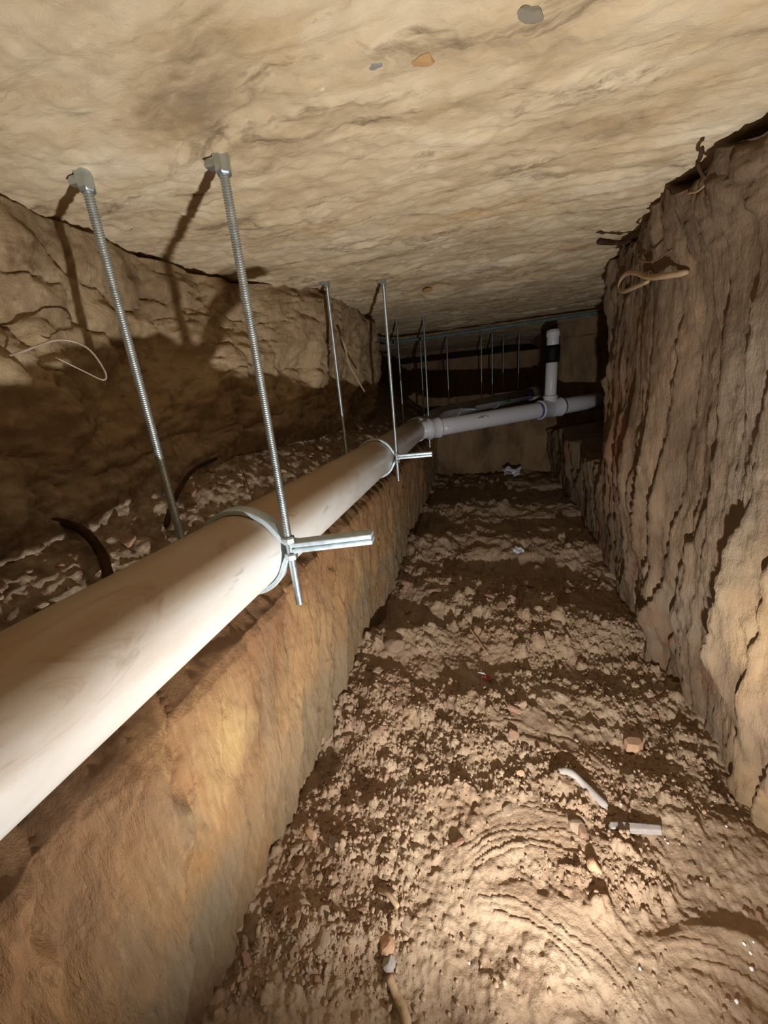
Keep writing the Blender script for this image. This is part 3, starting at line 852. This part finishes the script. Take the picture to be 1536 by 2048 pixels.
def scatter_xy(i, n):
    """even spread over what the lens sees of the trench floor, thicker by the left wall"""
    while True:
        y = 0.28 * (3.0 / 0.28) ** random.random()
        x = random.uniform(-0.385, 0.50 + 0.05 * min(y, 2))
        if random.random() < 0.35: x = -0.385 + abs(random.gauss(0, 0.13))
        if blocked(x, y): continue
        keep = 0.25 + 0.75 * float(smooth(-0.3, 0.45, vnoise(np.array([x * 4.5]), np.array([y * 5.5]), 431))[0])
        if random.random() < keep: return x, y

xs, ys, ss = [], [], []
for i in range(280):
    x, y = scatter_xy(i, 280)
    s = (0.0035 + 0.010 * random.random() ** 2.2) * (0.75 + 0.75 * min(1.6, y))
    xs.append(x); ys.append(y); ss.append(s)
zz = floor_z(np.array(xs), np.array(ys))
for i in range(280):
    o = link('dirt_clod', ROCKS[random.randrange(9)])
    place(o, xs[i], ys[i], float(zz[i]), ss[i], 0.35)
    tag(o, 'small brown dirt clod lying loose on the trench floor', 'clod', 'dirt clods on the trench floor')

# crumbs between them: far too many to count
def crumbs(name, n, fxy, fz, smin, smax, mat, seed):
    import bmesh
    bm = bmesh.new(); bmesh.ops.create_icosphere(bm, subdivisions=1, radius=1)
    bv = np.array([v.co[:] for v in bm.verts]); bf = np.array([[v.index for v in f.verts] for f in bm.faces]); bm.free()
    r = np.random.default_rng(seed)
    x, y = fxy(r, n)
    z = fz(x, y)
    s = (smin + (smax - smin) * r.random(n) ** 4) * (0.8 + 0.4 * np.minimum(y, 2.0))
    V = bv[None] * (1 + 0.35 * (r.random((n, len(bv), 1)) - 0.5)) * s[:, None, None] * (0.6 + 0.8 * r.random((n, 1, 3)))
    a = r.random(n) * 6.28
    c, sn = np.cos(a)[:, None], np.sin(a)[:, None]
    V2 = np.stack([V[..., 0] * c - V[..., 1] * sn + x[:, None], V[..., 0] * sn + V[..., 1] * c + y[:, None], V[..., 2] + z[:, None] + s[:, None] * 0.3], -1)
    Fc = bf[None] + (np.arange(n) * len(bv))[:, None, None]
    me = bpy.data.meshes.new(name)
    me.vertices.add(n * len(bv)); me.vertices.foreach_set('co', V2.reshape(-1).astype(np.float32))
    q = Fc.reshape(-1, 3); m = len(q)
    me.loops.add(m * 3); me.loops.foreach_set('vertex_index', q.reshape(-1).astype(np.int32))
    me.polygons.add(m); me.polygons.foreach_set('loop_start', np.arange(0, m * 3, 3, dtype=np.int32)); me.polygons.foreach_set('loop_total', np.full(m, 3, dtype=np.int32))
    me.update(calc_edges=True); me.materials.append(mat)
    o = link(name, me); o['kind'] = 'stuff'
    return o

def crumb_xy(r, n):
    y = 0.23 * (3.2 / 0.23) ** r.random(n * 5); x = r.uniform(-0.385, 0.60, n * 5)
    k = (r.random(n * 5) < 0.10 + 0.90 * smooth(-0.1, 0.5, vnoise(x * 4.5, y * 5.5, 431)))
    for (cx, cy, rx, ry) in ((0.126, 0.425, 0.135, 0.055), (0.161, 0.815, 0.15, 0.05), (0.378, 0.436, 0.10, 0.04), (0.092, 0.573, 0.13, 0.05), (0.292, 0.60, 0.06, 0.016), (0.21, 0.67, 0.05, 0.03)):
        k &= (((x - cx) / rx) ** 2 + ((y - cy) / ry) ** 2 > 0.7 + 0.6 * r.random(n * 5)) | (r.random(n * 5) < 0.06)
    k &= x < np.interp(y, [0, 1, 1.7, 2.5, 3.3], [.51, .515, .58, .60, .60])
    return x[k][:n], y[k][:n]
def crumbs_sized(*a): return crumbs(*a)
x_, y_ = crumb_xy(np.random.default_rng(5), 16000)
o = crumbs('gravel', len(x_), lambda r, n: (x_, y_), lambda x, y: floor_z(x, y), 0.0008, 0.0050, M_CL[0], 5)
tag(o, 'fine dirt crumbs and grit spread over the trench floor', 'gravel')

# ledge clods
lc = []
for i in range(70):
    y = 0.25 * (2.2 / 0.25) ** random.random(); sv = random.uniform(0.12, 0.46)
    lx1, lz1 = ledge_wall(np.array([y]), np.array([sv]))
    s = (0.005 + 0.012 * random.random() ** 2) * (0.8 + 0.5 * y)
    o = link('ledge_clod', ROCKS[random.randrange(9)])
    place(o, float(lx1[0]), y, float(lz1[0]), s, 0.4)
    tag(o, 'crumbly clod on the sloping ledge behind the dusty pipe', 'clod', 'clods on the ledge')

# stones and pieces one can point to on the floor
def fz(x, y): return float(floor_z(np.array([x]), np.array([y]))[0])
def slab_piece(name, outline, h, mat, x, y, rz, label, cat, tilt=(0, 0), lift=0.0, wob=0.0):
    b = MB(); n = len(outline)
    b.v = [Vector((px, py, 0)) for px, py in outline] + [Vector((px * 0.95 + random.uniform(-wob, wob), py * 0.95 + random.uniform(-wob, wob), h + random.uniform(-wob, wob))) for px, py in outline]
    b.f = [tuple(reversed(range(n))), tuple(range(n, 2 * n))] + [(k, (k + 1) % n, n + (k + 1) % n, n + k) for k in range(n)]
    o = b.build(name, mat, None, flat=True); bevel(o, min(0.0025, h * 0.2), 2, 30)
    o.location = (x, y, fz(x, y) - 0.002 + lift); o.rotation_euler = (tilt[0], tilt[1], rz)
    return tag(o, label, cat)
slab_piece('stone_shard', [(-.049, -.006), (-.02, -.007), (.02, -.006), (.047, -.0065), (.049, .005), (.015, .007), (-.02, .0065), (-.048, .0065)], 0.016, M_GREY, 0.2925, 0.5987, 0.12, 'straight grey bar-shaped stone casting a broad shadow on the floor', 'stone', (0.1, 0), 0.009, 0.0008)
slab_piece('stone_block', [(-.019, -.012), (.006, -.015), (.022, -.006), (.019, .011), (-.006, .013), (-.020, .006)], 0.026, M_STONE, 0.3613, 0.8086, 0.1, 'tan squarish stone with a square shadow near the right wall', 'stone', (0, 0), 0.007, 0.001)
tube_thing('stick', [(0.1721, 0.7054, fz(0.1721, 0.7054) + 0.006), (0.195, 0.6962, fz(0.195, 0.6962) + 0.010), (0.2202, 0.6744, fz(0.2202, 0.6744) + 0.009), (0.2546, 0.6377, fz(0.2546, 0.6377) + 0.007)], 0.0075, 0.0085, M_GREY, 'bent grey stick lying beyond the straight grey stone', 'stick', 10, 24, None, 0.06)
tube_thing('stick', [(-0.1445, 0.312, fz(-0.1445, 0.312) + 0.012), (-0.1285, 0.2959, fz(-0.1285, 0.2959) + 0.008), (-0.1124, 0.2787, fz(-0.1124, 0.2787) + 0.008), (-0.1009, 0.2523, fz(-0.1009, 0.2523) + 0.006)], 0.0065, 0.0075, M_ROOTP, 'short thick brown stick end at the bottom edge of the photo', 'stick', 10, 24, None, 0.1)
tube_thing('twig', [(-0.039, 1.233, fz(-0.039, 1.233) + 0.012), (-0.0115, 1.1814, fz(-0.0115, 1.1814) + 0.012), (0.0252, 1.1069, fz(0.0252, 1.1069) + 0.010)], 0.0032, 0.0038, M_ROOTP, 'slim pale twig lying in the middle of the dark floor', 'twig', 7, 14)
tube_thing('stick', [(-0.1893, 0.4129, fz(-0.1893, 0.4129) + 0.006), (-0.1663, 0.4037, fz(-0.1663, 0.4037) + 0.007), (-0.1434, 0.39, fz(-0.1434, 0.39) + 0.004)], 0.004, 0.005, M_ROOTP, 'small tan stick half buried by the left hollow of the floor', 'stick', 8, 12)

def rock_thing(x, y, s, mat, label, seed, flat=0.75, sx=1.0, sy=1.0, rz=0.0, sink=0.3):
    o = link('stone', rock_mesh('stone', seed, mat, 3, 0.12, 1))
    o.scale = (s * sx, s * sy, s * flat); o.rotation_euler.z = rz
    o.location = (x, y, fz(x, y) + s * flat * (1 - 2 * sink))
    return tag(o, label, 'stone')
rock_thing(-0.156, 0.3418, 0.0161, M_STONE, 'rounded tan stone above the brown stick at the bottom edge', 41)
rock_thing(-0.1468, 0.3246, 0.0115, M_GREY, 'pale angular stone touching the brown stick at the bottom edge', 42)
rock_thing(-0.3498, 0.476, 0.0149, M_STONE, 'reddish oval stone lying against the foot of the left wall', 43, 0.7, 1.5, 0.8, -0.7)
rock_thing(-0.2925, 0.4645, 0.0115, M_GREY, 'grey flat stone beside the hollow near the left wall foot', 44, 0.6, 1.5, 0.9, -0.7)
rock_thing(0.086, 0.6882, 0.0115, M_STONE, 'pinkish pointed stone left of the bent grey stick', 45, 0.9)
rock_thing(0.2007, 0.5219, 0.0138, M_STONE, 'orange-brown stone standing in the gravel below the straight grey stone', 46, 1.0)
rock_thing(-0.2925, 1.0667, 0.0367, M_CL[0], 'large rounded lump at the left wall foot, half way back', 47, 0.6, 1.2, 0.9)
rock_thing(-0.2007, 1.4911, 0.0344, M_CL[0], 'broad brown lump at the left of the dark floor, far back', 48, 0.6, 1.3, 0.9)
rock_thing(0.2523, 1.6287, 0.0574, M_CL[0], 'largest flat slab of dirt in the dark back floor, at right', 49, 0.35, 1.8, 0.7, 0.2)

def scrap(name, x, y, s, mat, label, seed, extra=None, lift=0.6):
    """a crumpled scrap: a folded, thick little sheet"""
    r = random.Random(seed); b = MB(); n = 6
    P = np.zeros((n, n, 3))
    for i in range(n):
        for j in range(n):
            P[i, j] = ((i / (n - 1) - 0.5) * 2 * s + r.uniform(-.12, .12) * s, (j / (n - 1) - 0.5) * 1.2 * s + r.uniform(-.12, .12) * s, (0.55 * math.sin(i * 1.9 + seed) * math.cos(j * 1.3) + r.uniform(-.2, .2)) * s * 0.6)
    b.v = [Vector(p) for p in P.reshape(-1, 3)]
    b.f = [(i * n + j, (i + 1) * n + j, (i + 1) * n + j + 1, i * n + j + 1) for i in range(n - 1) for j in range(n - 1)]
    o = b.build(name, mat, None, flat=True)
    m = o.modifiers.new('thick', 'SOLIDIFY'); m.thickness = 0.0012
    o.location = (x, y, fz(x, y) + s * lift); o.rotation_euler = (0.5, 0.1, r.uniform(0, 3))
    return tag(o, label, 'scrap')
scrap('plastic_scrap', 0.1973, 1.904, 0.0298, M_FOIL, 'crumpled white plastic scrap in the middle of the dark floor', 3)
scrap('plastic_scrap', 0.2982, 3.4983, 0.0803, M_FOIL, 'crumpled bluish plastic scrap at the foot of the far wall', 5)
w = scrap('wrapper', 0.0206, 0.9956, 0.0161, M_RED, 'small red and white wrapper half lost in a shadow on the floor', 8)
b = MB(); b.v = [Vector(p) for p in ((0, -.006, .002), (.020, -.004, .006), (.024, .006, .002), (.004, .006, .008))]; b.f = [(0, 1, 2, 3)]
q = b.build('white_strip', M_FOIL, w, flat=True); m = q.modifiers.new('thick', 'SOLIDIFY'); m.thickness = 0.0015; q.location = (0.008, 0.002, 0.002); q['label'] = 'white end of the wrapper'
SP = rock_mesh('foam_crumb', 71, M_SPECK, 2, 0.3)
for (x, y) in ((0.3418, 0.593), (0.3441, 0.5873), (0.3877, 0.4496), (0.3923, 0.4416), (0.4014, 0.4531), (0.3842, 0.4244), (0.2982, 0.5391), (0.4588, 0.6309), (0.4416, 0.7111), (0.4703, 0.6882), (0.4129, 0.4129), (0.2294, 0.3957), (0.3441, 0.3842), (-0.0229, 0.3556), (0.2466, 0.6481), (0.281, 0.6423), (0.0803, 0.6767), (0.4817, 0.757)):
    o = link('foam_crumb', SP); s = random.uniform(0.0012, 0.0028)
    o.scale = (s, s * 1.3, s); o.location = (x, y, fz(x, y) + s * 0.6); o.rotation_euler.z = random.random() * 3
    tag(o, 'tiny white foam crumb among the grit of the trench floor', 'crumb', 'white foam crumbs on the floor')

# stones set in the underside of the slab
def ceil_stone(x, y, s, mat, rz, sx, sy):
    z = float(ceil_z(np.array([x]), np.array([y]))[0])
    o = link('embedded_stone', rock_mesh('embedded_stone', int(1000 + x * 977 + y * 331), mat, 3, 0.12, 1), ceiling)
    o.scale = (s * sx, s * sy, s * 0.35); o.rotation_euler.z = rz; o.location = (x, y, z + 0.001)
    return o
M_BLUE = mat_plain('blue_grey_stone', srgb(128, 128, 122), 0.85, 0.2, srgb(152, 150, 142))
M_RUSTY = mat_plain('rusty_stone', srgb(172, 136, 92), 0.9, 0.1, srgb(194, 158, 110))
M_DARK = mat_plain('dark_grey_stone', srgb(128, 120, 104), 0.9, 0.1, srgb(150, 140, 122))
ceil_stone(-0.096, 0.488, 0.010, M_BLUE, 0.6, 1.0, 0.9)['label'] = 'blue-grey stone in the slab'
ceil_stone(-0.049, 0.500, 0.011, M_RUSTY, 0.1, 1.3, 0.8)['label'] = 'rust-coloured stone in the slab'
ceil_stone(0.048, 0.478, 0.014, M_DARK, 0.5, 1.4, 0.6)['label'] = 'dark grey stone in the slab'
ceil_stone(-0.207, 1.847, 0.026, M_RUSTY, 0.3, 1.0, 1.2)['label'] = 'brown stone in the slab'
